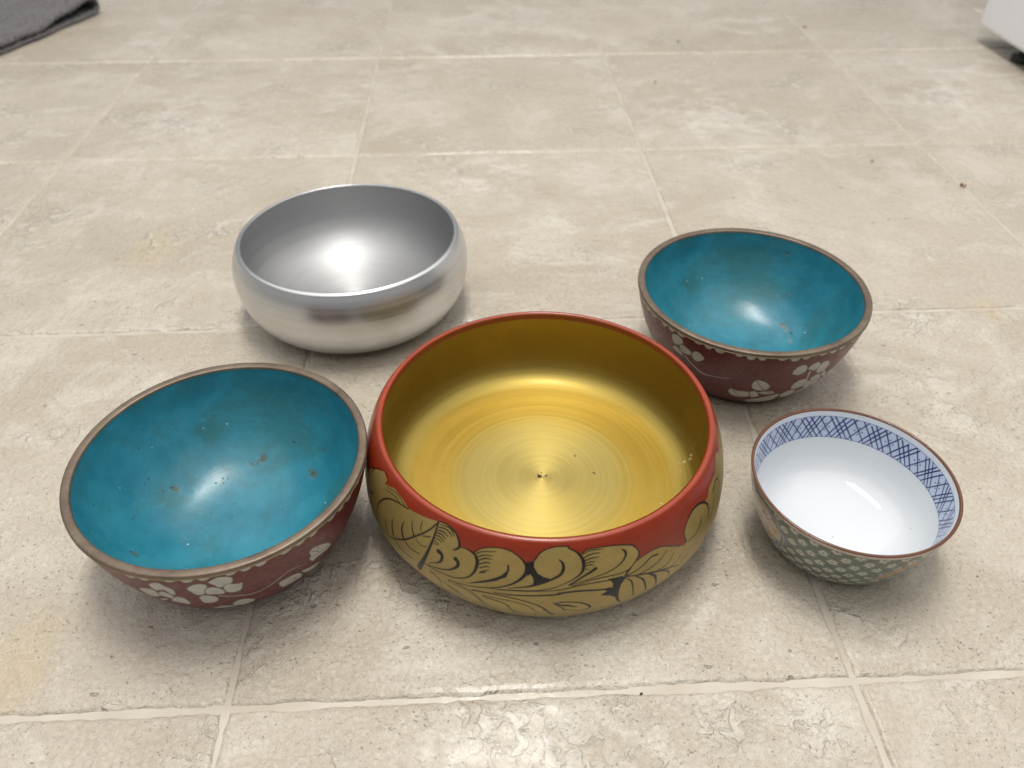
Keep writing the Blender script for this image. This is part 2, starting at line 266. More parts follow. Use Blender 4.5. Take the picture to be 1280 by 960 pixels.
# ------------------------------------------------------------------ materials
CHIPPED = [(.139, -.024, .055, 1.), (.236, -.018, .022, .9), (.278, -.023, .024, .9), (.345, -.018, .016, .6), (.338, .02, .014, .7), (.05, -.03, .02, .5)]
PALE_PATCH = [(.398, .697, .10, .75), (.13, .547, .075, .65), (-.198, .714, .13, .55), (-.008, .791, .06, .45), (.731, .769, .16, .75), (.187, 1.055, .10, .4), (.27, .558, .08, .35), (.15, -.03, .05, .5), (.236, -.02, .03, .4), (.28, -.025, .03, .4)]
def mat_floor(near):
    m = NM('vinyl_tile'); tc = m.n('ShaderNodeTexCoord')
    oi = m.n('ShaderNodeObjectInfo'); rnd = oi.outputs['Random']
    geo = m.n('ShaderNodeNewGeometry').outputs['Position']
    # every tile has its own piece of the stone print
    offs = m.n('ShaderNodeVectorMath', operation='SCALE'); cx = m.n('ShaderNodeCombineXYZ')
    m.set(cx.inputs[0], rnd); m.set(cx.inputs[1], m.math('MULTIPLY', rnd, 7.3)); m.set(cx.inputs[2], m.math('MULTIPLY', rnd, 3.1))
    m.t.links.new(cx.outputs[0], offs.inputs[0]); offs.inputs[3].default_value = 9.
    add = m.n('ShaderNodeVectorMath', operation='ADD'); m.t.links.new(geo, add.inputs[0]); m.t.links.new(offs.outputs[0], add.inputs[1])
    v = add.outputs[0]
    st = m.n('ShaderNodeMapping'); m.t.links.new(v, st.inputs[0]); st.inputs['Scale'].default_value = (1, 1.15, 1)
    sv = st.outputs[0]
    c1 = m.noise(sv, 5.5, 5, .58, .9); c2 = m.noise(sv, 12, 8, .66, .9); c3 = m.noise(v, 60, 4, .6)
    base = m.mix(m.ramp(c1, .32, .66), (.480, .424, .338), (.610, .552, .462))
    base = m.mix(m.ramp(c2, .50, .64, 0, .75), base, (.69, .645, .56))
    base = m.mix(m.ramp(c2, .40, .26, 0, .40), base, (.395, .335, .255))
    base = m.mix(m.ramp(m.noise(v, 3.3, 2, .5), .45, .7, 0, .35), base, (.52, .45, .36))
    base = m.mix(m.ramp(c3, .35, .65, 0, .22), base, (.42, .37, .29))
    # old yellow stains, at two or three places
    for (sx, sy, r, a) in ((-.108, .030, .022, .34), (-.157, .429, .022, .25), (.529, .30, .012, .3)):
        d = m.n('ShaderNodeVectorMath', operation='DISTANCE'); mp = m.n('ShaderNodeMapping'); m.t.links.new(geo, mp.inputs[0])
        mp.inputs['Scale'].default_value = (1, .55, 1); m.t.links.new(mp.outputs[0], d.inputs[0]); d.inputs[1].default_value = (sx, sy*.55, 0)
        dd = m.math('ADD', d.outputs['Value'], m.math('MULTIPLY', m.math('SUBTRACT', c2, .5), .03))
        base = m.mix(m.ramp(dd, r*.3, r, a, 0), base, (.56, .43, .22))
    # pits: small dark holes crowding in patches
    crowd = m.ramp(m.noise(v, 11, 3, .6), .33, .58, .25, 1)
    wv = m.n('ShaderNodeTexNoise', i_Vector=v, i_Scale=520., i_Detail=2.).outputs['Color']
    wa = m.n('ShaderNodeVectorMath', operation='MULTIPLY_ADD'); m.t.links.new(wv, wa.inputs[0]); wa.inputs[1].default_value = (.0030, .0030, .0030); m.t.links.new(v, wa.inputs[2])
    pv = m.n('ShaderNodeMapping'); m.t.links.new(wa.outputs[0], pv.inputs[0]); pv.inputs['Scale'].default_value = (1, 1.5, 1); pv.inputs['Rotation'].default_value = (0, 0, -.5)
    vo = m.n('ShaderNodeTexVoronoi', i_Vector=pv.outputs[0], i_Scale=480., feature='F1'); vo.inputs['Randomness'].default_value = 1
    vc = m.n('ShaderNodeSeparateColor'); m.t.links.new(vo.outputs['Color'], vc.inputs[0])
    size = m.math('MULTIPLY', m.ramp(vc.outputs[0], .55, 1., 0, .38), crowd)
    pit = m.math('MINIMUM', m.math('MULTIPLY', m.math('MAXIMUM', m.math('SUBTRACT', size, vo.outputs['Distance']), 0), 7.), 1.)
    sm2 = m.n('ShaderNodeMapping'); m.t.links.new(v, sm2.inputs[0]); sm2.inputs['Scale'].default_value = (1, 2.1, 1); sm2.inputs['Rotation'].default_value = (0, 0, .6)
    vb = m.n('ShaderNodeTexVoronoi', i_Vector=sm2.outputs[0], i_Scale=110., feature='F1')
    vbc = m.n('ShaderNodeSeparateColor'); m.t.links.new(vb.outputs['Color'], vbc.inputs[0])
    wob = m.math('ADD', vb.outputs['Distance'], m.math('MULTIPLY', m.math('SUBTRACT', m.noise(v, 420, 3), .5), .75))
    bs = m.ramp(vbc.outputs[1], .92, 1., 0, .24)
    bigpit = m.math('MINIMUM', m.math('MULTIPLY', m.math('MAXIMUM', m.math('SUBTRACT', bs, wob), 0), 8.), 1.)
    base = m.mix(m.math('MULTIPLY', pit, .45), base, (.17, .145, .115))
    base = m.mix(m.math('MULTIPLY', bigpit, .38), base, (.15, .13, .10))
    # raised chipped patches, whiter
    pm = m.ramp(m.noise(v, 13, 3, .6, .3), .56, .66)
    def zone(x, y, r, k):
        d = m.n('ShaderNodeVectorMath', operation='DISTANCE'); m.t.links.new(geo, d.inputs[0]); d.inputs[1].default_value = (x, y, 0)
        return m.ramp(m.math('ADD', d.outputs['Value'], m.math('MULTIPLY', m.math('SUBTRACT', c2, .5), r*1.6)), r*.35, r, k, 0)
    for z_ in CHIPPED: pm = m.math('MAXIMUM', pm, zone(*z_))
    torn = m.ramp(m.noise(sv, 21, 7, .72, .8), .46, .60)
    for z_ in PALE_PATCH: base = m.mix(m.math('MULTIPLY', zone(*z_), torn), base, (.73, .695, .63))
    chip = m.math('MULTIPLY', pm, m.ramp(m.noise(v, 110, 3, .55, .5), .47, .56))
    base = m.mix(m.math('MULTIPLY', chip, .42), base, (.70, .67, .60))
    h1 = m.math('MULTIPLY', m.noise(v, 330, 4, .65, .6), .95)
    h2 = m.math('MULTIPLY', m.ramp(m.noise(v, 150, 2, .5), .40, .62), .36)
    fine = m.noise(v, 950, 2, .6); base = m.mix(m.ramp(m.noise(v, 620, 3, .7), .56, .68, 0, .40), base, (.26, .22, .165))
    h = m.math('ADD', m.math('ADD', h1, h2), m.math('MULTIPLY', fine, .25)); h = m.math('ADD', h, m.math('MULTIPLY', chip, .95))
    h = m.math('SUBTRACT', h, m.math('MULTIPLY', pit, .45)); h = m.math('SUBTRACT', h, m.math('MULTIPLY', bigpit, .95))
    n = m.bump(h, .85, .0016)
    m.p(Base_Color=base, Roughness=m.math('SUBTRACT', m.ramp(c2, .3, .7, .32, .23), m.math('MULTIPLY', pm, .06)), Normal=n)
    m.p(Specular_IOR_Level=.45, Coat_Weight=.40, Coat_Roughness=.17)
    return m.m
def mat_grout():
    m = NM('pale_joint'); v = m.obj()
    base = m.mix(m.ramp(m.noise(v, 30, 3), .35, .7), (.51, .458, .378), (.60, .550, .472))
    n = m.bump(m.noise(v, 160, 3), .5, .0005)
    m.p(Base_Color=base, Roughness=.20, Normal=n, Coat_Weight=.3, Coat_Roughness=.12); return m.m
def mat_gold_in():
    m = NM('gold_lacquer'); vec, rr, sx = m.polar(1900., .5, 900.)
    ring = m.noise(vec, 1., 2, .55); vec2, _, _ = m.polar(620., .45, 300.); ring2 = m.noise(vec2, 1., 3, .6)
    vec3, _, _ = m.polar(110., .35, 50.); ring3 = m.noise(vec3, 1., 2)
    pc = m.paint()
    c = m.mix(m.ramp(ring2, .3, .7), (.400, .292, .062), (.470, .358, .090))
    c = m.mix(m.ramp(ring, .5, .72, 0, .35), c, (.60, .48, .16))
    c = m.mix(m.ramp(ring3, .4, .7, 0, .12), c, (.44, .30, .05))
    blot = m.noise(m.obj(), 22, 4, .6)
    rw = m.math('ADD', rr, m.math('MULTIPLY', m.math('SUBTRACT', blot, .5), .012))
    ann = m.math('MULTIPLY', m.ramp(rw, .046, .060), m.ramp(rw, .083, .076)); wall_shade = m.math('MULTIPLY', m.ramp(rr, .080, .088), m.ramp(sx.outputs[2], .018, .030))
    c = m.mix(m.math('MULTIPLY', ann, .48), c, (.56, .335, .028)); c = m.mix(m.math('MULTIPLY', wall_shade, .8), c, (.33, .235, .045))  # lining wall darkened: shade under the inturned lip put into its colour
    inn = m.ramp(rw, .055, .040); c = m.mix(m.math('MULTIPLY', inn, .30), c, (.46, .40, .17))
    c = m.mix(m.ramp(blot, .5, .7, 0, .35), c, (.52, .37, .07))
    c = m.mix(pc.outputs['Alpha'], c, pc.outputs['Color'])
    h = m.math('ADD', m.math('MULTIPLY', ring, .5), m.math('MULTIPLY', ring2, .6))
    tan = m.n('ShaderNodeTangent', direction_type='RADIAL', axis='Z').outputs[0]
    m.p(Base_Color=c, Metallic=m.math('SUBTRACT', .92, m.math('MULTIPLY', pc.outputs['Alpha'], .6)), Roughness=m.ramp(ring2, .3, .7, .40, .50), Anisotropic=.45, Anisotropic_Rotation=.25, Tangent=tan, Normal=m.bump(h, .20, .00008))
    m.p(Coat_Weight=.10, Coat_Roughness=.15)
    return m.m
def mat_red_art():
    m = NM('painted_lacquer'); pc = m.paint(); v = m.obj()
    gold = pc.outputs['Alpha']
    mott = m.noise(v, 75, 6, .72)
    c = m.mix(m.ramp(mott, .35, .7, 0, .42), pc.outputs['Color'], (.5, .5, .5), 'MULTIPLY')
    c2 = m.mix(m.math('MULTIPLY', gold, m.ramp(m.noise(v, 90, 3), .55, .75, 0, .35)), c, (.30, .17, .045))
    m.p(Base_Color=c2, Metallic=m.math('MULTIPLY', gold, .35), Roughness=m.math('ADD', .30, m.math('MULTIPLY', gold, .10)),
        Normal=m.bump(m.noise(v, 25, 2), .12, .001), Coat_Weight=.12, Coat_Roughness=.14, Specular_IOR_Level=.35)
    return m.m
def mat_red():
    m = NM('red_lacquer'); v = m.obj()
    c = m.mix(m.ramp(m.noise(v, 40, 3), .3, .75), (.275, .034, .010), (.34, .048, .015))
    c = m.mix(m.ramp(m.noise(v, 160, 5, .75), .70, .76, 0, .8), c, (.10, .012, .008))
    m.p(Base_Color=c, Roughness=.33, Coat_Weight=.2, Coat_Roughness=.15, Normal=m.bump(m.noise(v, 60, 3), .15, .0006)); return m.m
def mat_alu(inside):
    m = NM('spun_aluminium'); vec, rr, sx = m.polar(1500., 1.2, 1500.); ring = m.noise(vec, 1., 2, .5)
    vec2, _, _ = m.polar(700., .4, 500.); ring2 = m.noise(vec2, 1., 3, .6)
    v = m.obj(); sm = m.noise(v, 18, 4, .6)
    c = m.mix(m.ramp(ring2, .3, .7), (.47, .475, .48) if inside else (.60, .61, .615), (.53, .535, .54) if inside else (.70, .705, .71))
    c = m.mix(m.ramp(sm, .5, .75, 0, .25), c, (.52, .53, .53))
    spk = m.ramp(m.noise(v, 210, 2), .76, .80, 0, .5); c = m.mix(spk, c, (.30, .29, .27))
    tan = m.n('ShaderNodeTangent', direction_type='RADIAL', axis='Z').outputs[0]
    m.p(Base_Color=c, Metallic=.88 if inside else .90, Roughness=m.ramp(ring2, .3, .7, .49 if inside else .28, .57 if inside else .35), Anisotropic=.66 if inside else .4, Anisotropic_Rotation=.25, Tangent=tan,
        Normal=m.bump(m.math('ADD', ring, ring2), .05, .0001)); return m.m
def mat_turq():
    m = NM('turquoise_enamel'); pc = m.paint(); v = m.obj()
    c = m.mix(m.ramp(m.noise(v, 26, 4, .6), .35, .68), (.013, .155, .222), (.034, .235, .318))
    c = m.mix(m.ramp(m.noise(v, 17, 7, .72, .5), .47, .62, 0, .62), c, (.030, .125, .120))
    c = m.mix(m.ramp(m.noise(v, 240, 3, .7), .60, .72, 0, .35), c, (.045, .31, .40))
    vo = m.n('ShaderNodeTexVoronoi', i_Vector=v, i_Scale=260., feature='F1'); vc = m.n('ShaderNodeSeparateColor'); m.t.links.new(vo.outputs['Color'], vc.inputs[0])
    sp = m.math('MULTIPLY', m.ramp(vc.outputs[0], .955, .97), m.ramp(vo.outputs['Distance'], .22, .10))
    c = m.mix(m.math('MULTIPLY', sp, .75), c, (.03, .045, .04))
    sp2 = m.math('MULTIPLY', m.ramp(vc.outputs[1], .985, .99), m.ramp(vo.outputs['Distance'], .20, .10))
    c = m.mix(m.math('MULTIPLY', sp2, .7), c, (.45, .60, .62))
    c = m.mix(pc.outputs['Alpha'], c, pc.outputs['Color'])
    h = m.math('SUBTRACT', m.math('MULTIPLY', m.noise(v, 190, 4, .65), .5), m.math('MULTIPLY', pc.outputs['Alpha'], .8))
    h = m.math('ADD', h, m.noise(v, 40, 2))
    m.p(Base_Color=c, Roughness=m.math('ADD', m.ramp(m.noise(v, 60, 4), .3, .7, .24, .38), m.math('MULTIPLY', pc.outputs['Alpha'], .25)), Specular_IOR_Level=.5, Normal=m.bump(h, .35, .0005)); return m.m
def mat_cloisonne():
    m = NM('cloisonne_enamel'); pc = m.paint(); v = m.obj()
    vo = m.n('ShaderNodeTexVoronoi', i_Vector=v, i_Scale=520., feature='DISTANCE_TO_EDGE')
    wires = m.ramp(vo.outputs['Distance'], .05, .14, 1, 0)
    red = m.math('SUBTRACT', 1, pc.outputs['Alpha'])
    c = m.mix(m.math('MULTIPLY', m.math('MULTIPLY', wires, red), .30), pc.outputs['Color'], (.20, .07, .06))
    c = m.mix(m.ramp(m.noise(v, 150, 4, .7), .45, .7, 0, .35), c, (.45, .42, .42), 'MULTIPLY')
    m.p(Base_Color=c, Roughness=m.ramp(m.noise(v, 300, 3), .3, .7, .30, .46), Normal=m.bump(m.noise(v, 420, 3, .6), .35, .00035)); return m.m
def mat_copper():
    m = NM('worn_copper'); v = m.obj()
    c = m.mix(m.ramp(m.noise(v, 45, 4, .65), .35, .68), (.130, .094, .068), (.215, .165, .122))
    c = m.mix(m.ramp(m.noise(v, 130, 4, .7), .56, .70, 0, .7), c, (.085, .062, .05))
    c = m.mix(m.ramp(m.noise(v, 30, 2), .6, .72, 0, .45), c, (.20, .20, .12))
    m.p(Base_Color=c, Metallic=.45, Roughness=m.ramp(m.noise(v, 80, 3), .3, .7, .36, .52), Normal=m.bump(m.noise(v, 220, 3), .35, .0004)); return m.m
def mat_brass():
    m = NM('brass_edge'); v = m.obj()
    m.p(Base_Color=m.mix(m.noise(v, 60, 3), (.30, .23, .13), (.42, .34, .2)), Metallic=.9, Roughness=.28); return m.m
def mat_porcelain(out=False):
    m = NM('glazed_porcelain_outside' if out else 'glazed_porcelain'); pc = m.paint(); v = m.obj()
    base = m.mix(m.ramp(m.noise(v, 30, 2), .3, .7), (.615, .650, .680), (.640, .672, .70))
    if out:
        c = m.mix(m.ramp(m.noise(v, 260, 3, .6), .4, .68, 0, .4), pc.outputs['Color'], (.5, .5, .48), 'MULTIPLY')
    else: c = m.mix(pc.outputs['Alpha'], base, pc.outputs['Color'])
    m.p(Base_Color=c, Roughness=.13 if out else .07, Specular_IOR_Level=.5, Coat_Weight=.0, Coat_Roughness=.04, Normal=m.bump(m.noise(v, 35, 2), .10, .0012)); return m.m
def mat_plain(name, c, rough, metallic=0., bump=None, var=.12):
    m = NM(name); v = m.obj()
    d = tuple(x*(1-var) for x in c)
    m.p(Base_Color=m.mix(m.ramp(m.noise(v, 40, 3), .3, .7), d, c), Roughness=rough, Metallic=metallic)
    if bump: m.p(Normal=m.bump(m.noise(v, bump[0], 3), bump[1], bump[2]))
    return m.m
def mat_towel():
    m = NM('grey_terry'); v = m.obj()
    rib = m.n('ShaderNodeTexWave', i_Vector=v, i_Scale=70., i_Distortion=3.5, i_Detail=2.); rib.inputs['Detail Scale'].default_value = 3
    n1 = m.math('ADD', m.math('MULTIPLY', m.noise(v, 260, 4, .75), .55), m.math('MULTIPLY', m.noise(v, 620, 2, .7), .45))
    c = m.mix(m.ramp(n1, .40, .60), (.055, .050, .052), (.21, .195, .193))
    c = m.mix(m.ramp(rib.outputs['Fac'], .2, .8, 0, .35), c, (.06, .055, .058))
    h = m.math('ADD', m.math('MULTIPLY', rib.outputs['Fac'], .6), n1)
    m.p(Base_Color=c, Roughness=.95, Specular_IOR_Level=.1, Sheen_Weight=.4, Normal=m.bump(h, .8, .002)); return m.m

# ------------------------------------------------------------------ surface profiles and painting on them
def cat(pts, k=12, closed=False):
    P = np.array(pts, float)
    P = np.vstack([P[-1], P, P[0], P[1]]) if closed else np.vstack([2*P[0]-P[1], P, 2*P[-1]-P[-2]])
    o = []
    for i in range(1, len(P)-2):
        a, b, c, d = P[i-1:i+3]
        for j in range(k):
            t = j/k; o.append(.5*((2*b)+(c-a)*t+(2*a-5*b+4*c-d)*t*t+(-a+3*b-3*c+d)*t**3))
    if not closed: o.append(P[-2])
    return np.array(o)
def smooth(r, z, n):
    d = np.r_[0, np.cumsum(np.hypot(np.diff(r), np.diff(z)))]; t = np.linspace(0, d[-1], n)
    return np.interp(t, d, r), np.interp(t, d, z), t
def sup(R, h, rf, e, zf, n=60):
    a = np.linspace(0, np.pi/2, n)
    return rf+(R-rf)*np.sin(a)**(2/e), zf+(h-zf)*(1-np.cos(a)**(2/e))
def outer(kind, n):
    if kind in ('red', 'alu'):
        R, h, dl, Rm, zm, rf, e = dict(red=(.0888, .07, .0052, .102, .0293, .0832, 1.308), alu=(.0783, .065, .0037, .0875, .0435, .0464, 2.277))[kind]
        a = np.linspace(0, np.pi/2, 60); lr = rf+(Rm-rf)*np.sin(a)**(2/e); lz = zm*(1-np.cos(a)**(2/e))
        t = np.linspace(0, 1, 60)[1:]; Ro = R+dl
        if kind == 'red':                              # rounded shoulder running in to a thin lip
            Ro = .0917; q = .5*t**2+.5*(1-np.sqrt(1-.96*t**2))/.8
            r = np.r_[lr, Rm-(Rm-Ro)*q]; z = np.r_[lz, zm+(h-.0009-zm)*t]
        else: r = np.r_[lr, Rm-(Rm-Ro)*t**2]; z = np.r_[lz, zm+(h-.002-zm)*t]
    else:
        R, h, rf, e, zf = dict(clo=(.0765, .065, .0475, 1.45, .003), small=(.0534, .05, .033, 1.47, .0016))[kind]
        r, z = sup(R, h, rf, e, zf)
    return smooth(r[::-1], z[::-1], n)
def inner(kind, n):
    if kind == 'red': c = cat([(.0888, .0690), (.0905, .060), (.0935, .046), (.0940, .034), (.0905, .0235), (.083, .0170), (.070, .0146), (.045, .0138), (.02, .0136), (0, .0136)])
    elif kind == 'alu': c = cat([(.0783, .0643), (.0815, .058), (.0846, .049), (.0853, .0415), (.0835, .032), (.0775, .0215), (.067, .0125), (.052, .0062), (.035, .0033), (.017, .0024), (0, .0022)])
    elif kind == 'clo': c = cat([(.0722, .0648), (.0712, .060), (.0685, .050), (.0635, .039), (.056, .0280), (.046, .0190), (.034, .0130), (.018, .0098), (0, .009)])
    else: c = cat([(.0520, .0495), (.0503, .044), (.0484, .036), (.0463, .028), (.0428, .0195), (.037, .0127), (.028, .0090), (.014, .0077), (0, .0073)])
    return smooth(c[:, 0], c[:, 1], n)
def vnoise(x, y, seed, freq):
    r = np.random.RandomState(seed); g = r.rand(64, 64)
    x = np.abs(x*freq+1000); y = np.abs(y*freq+1000); xi = np.floor(x).astype(int); yi = np.floor(y).astype(int); fx = x-xi; fy = y-yi
    fx = fx*fx*(3-2*fx); fy = fy*fy*(3-2*fy); a = g[xi % 64, yi % 64]; b = g[(xi+1) % 64, yi % 64]; c = g[xi % 64, (yi+1) % 64]; d = g[(xi+1) % 64, (yi+1) % 64]
    return (a*(1-fx)+b*fx)*(1-fy)+(c*(1-fx)+d*fx)*fy-.5
class Canvas:
    """colours per vertex of a turned surface; x = angle, y = millimetres down the profile"""
    def __init__(s, prof, nth, base):
        s.r, s.z, t = prof; s.t = t*1000; s.rm = s.r*1000; s.nth = nth
        s.th = -np.pi+2*np.pi*np.arange(nth)/nth
        s.c = np.empty((len(s.t), nth, 4)); s.c[:] = base
        s.aa = .42
    def win(s, th0, th1, t0, t1, pad):
        i0 = np.searchsorted(s.t, t0-pad); i1 = np.searchsorted(s.t, t1+pad)
        if i1-i0 < 1: return None
        rmin = max(s.rm[i0:i1].min(), 5); pa = pad/rmin
        j0 = int(np.floor((th0-pa+np.pi)/(2*np.pi)*s.nth)); j1 = int(np.ceil((th1+pa+np.pi)/(2*np.pi)*s.nth))+1
        J = np.arange(j0, j1); return i0, i1, J % s.nth, -np.pi+2*np.pi*J/s.nth
    def blend(s, i0, i1, J, m, col, dst=None):
        m = np.clip(m, 0, 1)[..., None]; sub = s.c[i0:i1][:, J]
        s.c[i0:i1, J] = sub*(1-m)+np.array(col)*m
    def stroke(s, pts, col, w=None, k=5, op=1., dth=0):
        P = np.array(pts, float)
        if w is not None: P = np.c_[P[:, :2], np.full(len(P), w)]
        P[:, 0] += dth
        if len(P) > 2: P = cat(P, k)
        P[:, 2] = np.maximum(P[:, 2], .30)
        wd = s.win(P[:, 0].min(), P[:, 0].max(), P[:, 1].min(), P[:, 1].max(), P[:, 2].max()/2+.6)
        if wd is None: return
        i0, i1, J, T = wd; R = s.rm[i0:i1][:, None]; Y = s.t[i0:i1][:, None]; X = T[None, :]*R
        best = np.full(X.shape, -1e9)
        for a, b in zip(P[:-1], P[1:]):
            ax = a[0]*R; bx = b[0]*R; ex = bx-ax; ey = b[1]-a[1]
            u = np.clip(((X-ax)*ex+(Y-a[1])*ey)/(ex*ex+ey*ey+1e-9), 0, 1)
            d = np.hypot(X-ax-u*ex, Y-a[1]-u*ey); best = np.maximum(best, (a[2]+u*(b[2]-a[2]))/2-d)
        s.blend(i0, i1, J, (best/s.aa+.5)*op, col)
    def poly(s, pts, col, k=1, outline=None, ow=.4, dth=0, op=1.):
        P = np.array(pts, float)[:, :2].copy(); P[:, 0] += dth
        if k > 1: P = cat(P, k, True)
        wd = s.win(P[:, 0].min(), P[:, 0].max(), P[:, 1].min(), P[:, 1].max(), 1.2)
        if wd is None: return
        i0, i1, J, T = wd; R = s.rm[i0:i1][:, None]; Y = s.t[i0:i1][:, None]; TH = T[None, :]+0*R; X = TH*R
        ins = np.zeros(X.shape, bool); dist = np.full(X.shape, 1e9)
        for a, b in zip(P, np.roll(P, -1, 0)):
            if a[1] != b[1]:
                c = (a[1] > Y) != (b[1] > Y); ins ^= c & (TH < (b[0]-a[0])*(Y-a[1])/(b[1]-a[1])+a[0])
            ax = a[0]*R; ex = b[0]*R-ax; ey = b[1]-a[1]
            u = np.clip(((X-ax)*ex+(Y-a[1])*ey)/(ex*ex+ey*ey+1e-9), 0, 1)
            dist = np.minimum(dist, np.hypot(X-ax-u*ex, Y-a[1]-u*ey))
        sd = np.where(ins, dist, -dist)
        s.blend(i0, i1, J, (sd/s.aa+.5)*op, col)
        if outline is not None: s.blend(i0, i1, J, (ow/2-np.abs(sd))/s.aa+.5, outline)
    def haze_spot(s, th, t, rad, col, seed=0, op=1., stretch=1.):
        wd = s.win(th, th, t, t, rad*2.6*max(1, stretch))
        if wd is None: return
        i0, i1, J, T = wd; R = s.rm[i0:i1][:, None]; X = (T[None, :]-th)*R/stretch; Y = s.t[i0:i1][:, None]-t+0*X
        q = np.exp(-(X*X+Y*Y)/(rad*rad)); nz = vnoise(X*stretch, Y, abs(int(seed))+1, .35)+.6*vnoise(X*stretch, Y, abs(int(seed))+2, 1.1)+.4*vnoise(X*stretch, Y, abs(int(seed))+3, 2.6)
        s.blend(i0, i1, J, np.clip(q*(1+2.2*nz)-.08, 0, 1)*op, col)
    def spot(s, th, t, rad, col, seed=0, op=1., stretch=1.):
        wd = s.win(th, th, t, t, rad*2.2)
        if wd is None: return
        i0, i1, J, T = wd; R = s.rm[i0:i1][:, None]; X = (T[None, :]-th)*R/stretch; Y = s.t[i0:i1][:, None]-t
        rg = np.random.RandomState(abs(int(seed))+1); a = np.arctan2(Y, X); rr = np.hypot(X, Y)
        e = rad*(1+sum(.28*rg.rand()*np.sin(q*a+rg.rand()*6.28) for q in (2, 3, 5, 7, 9)))
        s.blend(i0, i1, J, ((e-rr)/max(s.aa, rad*.35)+.5)*op, col)
    def build(s, name, mat, parent): return revolve(name, s.r, s.z, s.nth, mat, parent, colors=s.c)

# ------------------------------------------------------------------ floor: pale joints with the printed tiles on them
T = .3048
rng = np.random.RandomState(4)
MT = mat_floor(True); MG = mat_grout()
n = 60; xs = np.linspace(-5*T, 6*T, n); X, Y = np.meshgrid(xs, np.linspace(-4*T, 9*T, n), indexing='ij')
floor = mesh_obj('floor', np.stack([X, Y, np.full_like(X, -.0013)], -1), grid_faces(n, n, False)[:, ::-1], MG)
tag(floor, 'beige stone-print floor laid in square tiles with pale joints', kind='structure')
base = mesh_obj('ground', [(-4, -4, -.02), (4.5, -4, -.02), (4.5, 6, -.02), (-4, 6, -.02)], [(0, 1, 2, 3)], MG, smooth=False)
tag(base, kind='structure')
for i in range(-4, 5):
    for j in range(-2, 7):
        near = -1 <= i <= 1 and -1 <= j <= 1
        N = 150 if near else 44
        dep = 1.5 if near else 1.35
        g = .0022                                   # half a joint
        inset = np.r_[-.0009, -.0002, .0006, .0016]
        u = np.r_[inset, np.linspace(.004, T-2*g-.004, N), (T-2*g)-inset[::-1]]
        X, Y = np.meshgrid(u, u, indexing='ij')
        E = np.minimum(np.minimum(X, Y), np.minimum(T-2*g-X, T-2*g-Y))
        wx, wy = X+i*T+g, Y+j*T+g
        wob = .0015*vnoise(wx, wy, 3, 60)+.0013*vnoise(wx, wy, 5, 190)
        fall = np.exp(-np.maximum(E, 0)/.004)
        cx, cy = (X-(T/2-g)), (Y-(T/2-g)); ax = np.abs(cx) > np.abs(cy)
        Xd = wx+np.where(ax, np.sign(cx), 0)*wob*fall; Yd = wy+np.where(~ax, np.sign(cy), 0)*wob*fall
        Z = dep*np.where(E < -.0005, -.0011, np.where(E < .0001, -.0006, np.where(E < .001, -.00015, 0.)))+(.00022*np.exp(-((E-.0028)/.0012)**2)*(.5+2*vnoise(wx, wy, 31, 210)) if near else 0)
        if near: Z = Z+np.where(E > .002, .00022*vnoise(wx, wy, 8, 130)+.00016*vnoise(wx, wy, 9, 330), 0)
        ox, oy = (i+.5)*T, (j+.5)*T
        mesh_obj('tile', np.stack([Xd-ox, Yd-oy, Z], -1), grid_faces(len(u), len(u), False)[:, ::-1], MT, floor, loc=(ox, oy, 0))

# ------------------------------------------------------------------ the bowls
CEN = dict(red=(.1607, .1288), alu=(.0307, .3333), cl=(-.0119, .1052), cr=(.3114, .2495), small=(.3241, .0884))
GOLD = (.40, .295, .098, 1); BLACK = (.005, .005, .005, 0); REDC = (.275, .030, .009, 0)
def seal(kind, parent, mat, z=.0012, thick=.0):
    """underside closing the foot"""
    r, zz, t = outer(kind, 50)
    revolve('foot', [r[-1], r[-1]-.003, r[-1]-.0045, r[-1]-.006, 0], [zz[-1], z*.0, z*.0, .0018, .0018], 120, mat, parent)

# red and gold lacquer bowl
b = empty('lacquer_bowl', (*CEN['red'], 0))
tag(b, 'largest bowl, red lip with painted gold and black leaves outside and brushed gold inside', 'bowl')
cv = Canvas(outer('red', 230), 1800, REDC)
cols = dict(g=GOLD, k=BLACK, r=REDC)
cv.c[cv.t > 50] = GOLD
for dth in (2.30, 4.28, 0):
    for e in RED_ART:
        if dth and len(e[2]) > 60: pass
        if e[0] == 'p': cv.poly(e[2], cols[e[1]], dth=dth)
        else: cv.stroke([(p[0], p[1], p[2]*1.3+.20) for p in e[2]], cols[e[1]], dth=dth)
cv.build('outer_wall', mat_red_art(), b)
ro, zo = cv.r[0], cv.z[0]
a = np.linspace(0, np.pi, 15); mid = (.0888+ro)/2; hw = (ro-.0888)/2
lp = cat([(.0892, .0650), (.0889, .0668), (.0888, .0682), (.0892, .0691), (.0900, .0696), (.0909, .06955), (ro+.00006, zo+.00006), (cv.r[2]+.00005, cv.z[2]+.00002)], 6); rr, zz = lp[:, 0], lp[:, 1]
revolve('rim', rr[::-1], zz[::-1], 400, mat_red(), b)
gi = Canvas(inner('red', 260), 900, (.5, .4, .1, 0)); gi.aa = .5
for k, (t_, d_, s_) in enumerate([(2.86, 138.7, 1.5), (2.5, 137.6, 1.0), (.4, 137.2, .8), (1.6, 136.5, .55), (2.2, 139.4, 1.3), (.66, 113, .75), (.70, 112.2, .35), (.061, 108.8, .8), (.03, 107.9, .4)]):
    gi.spot(t_, d_, s_, (.045, .012, .012, 1), k)
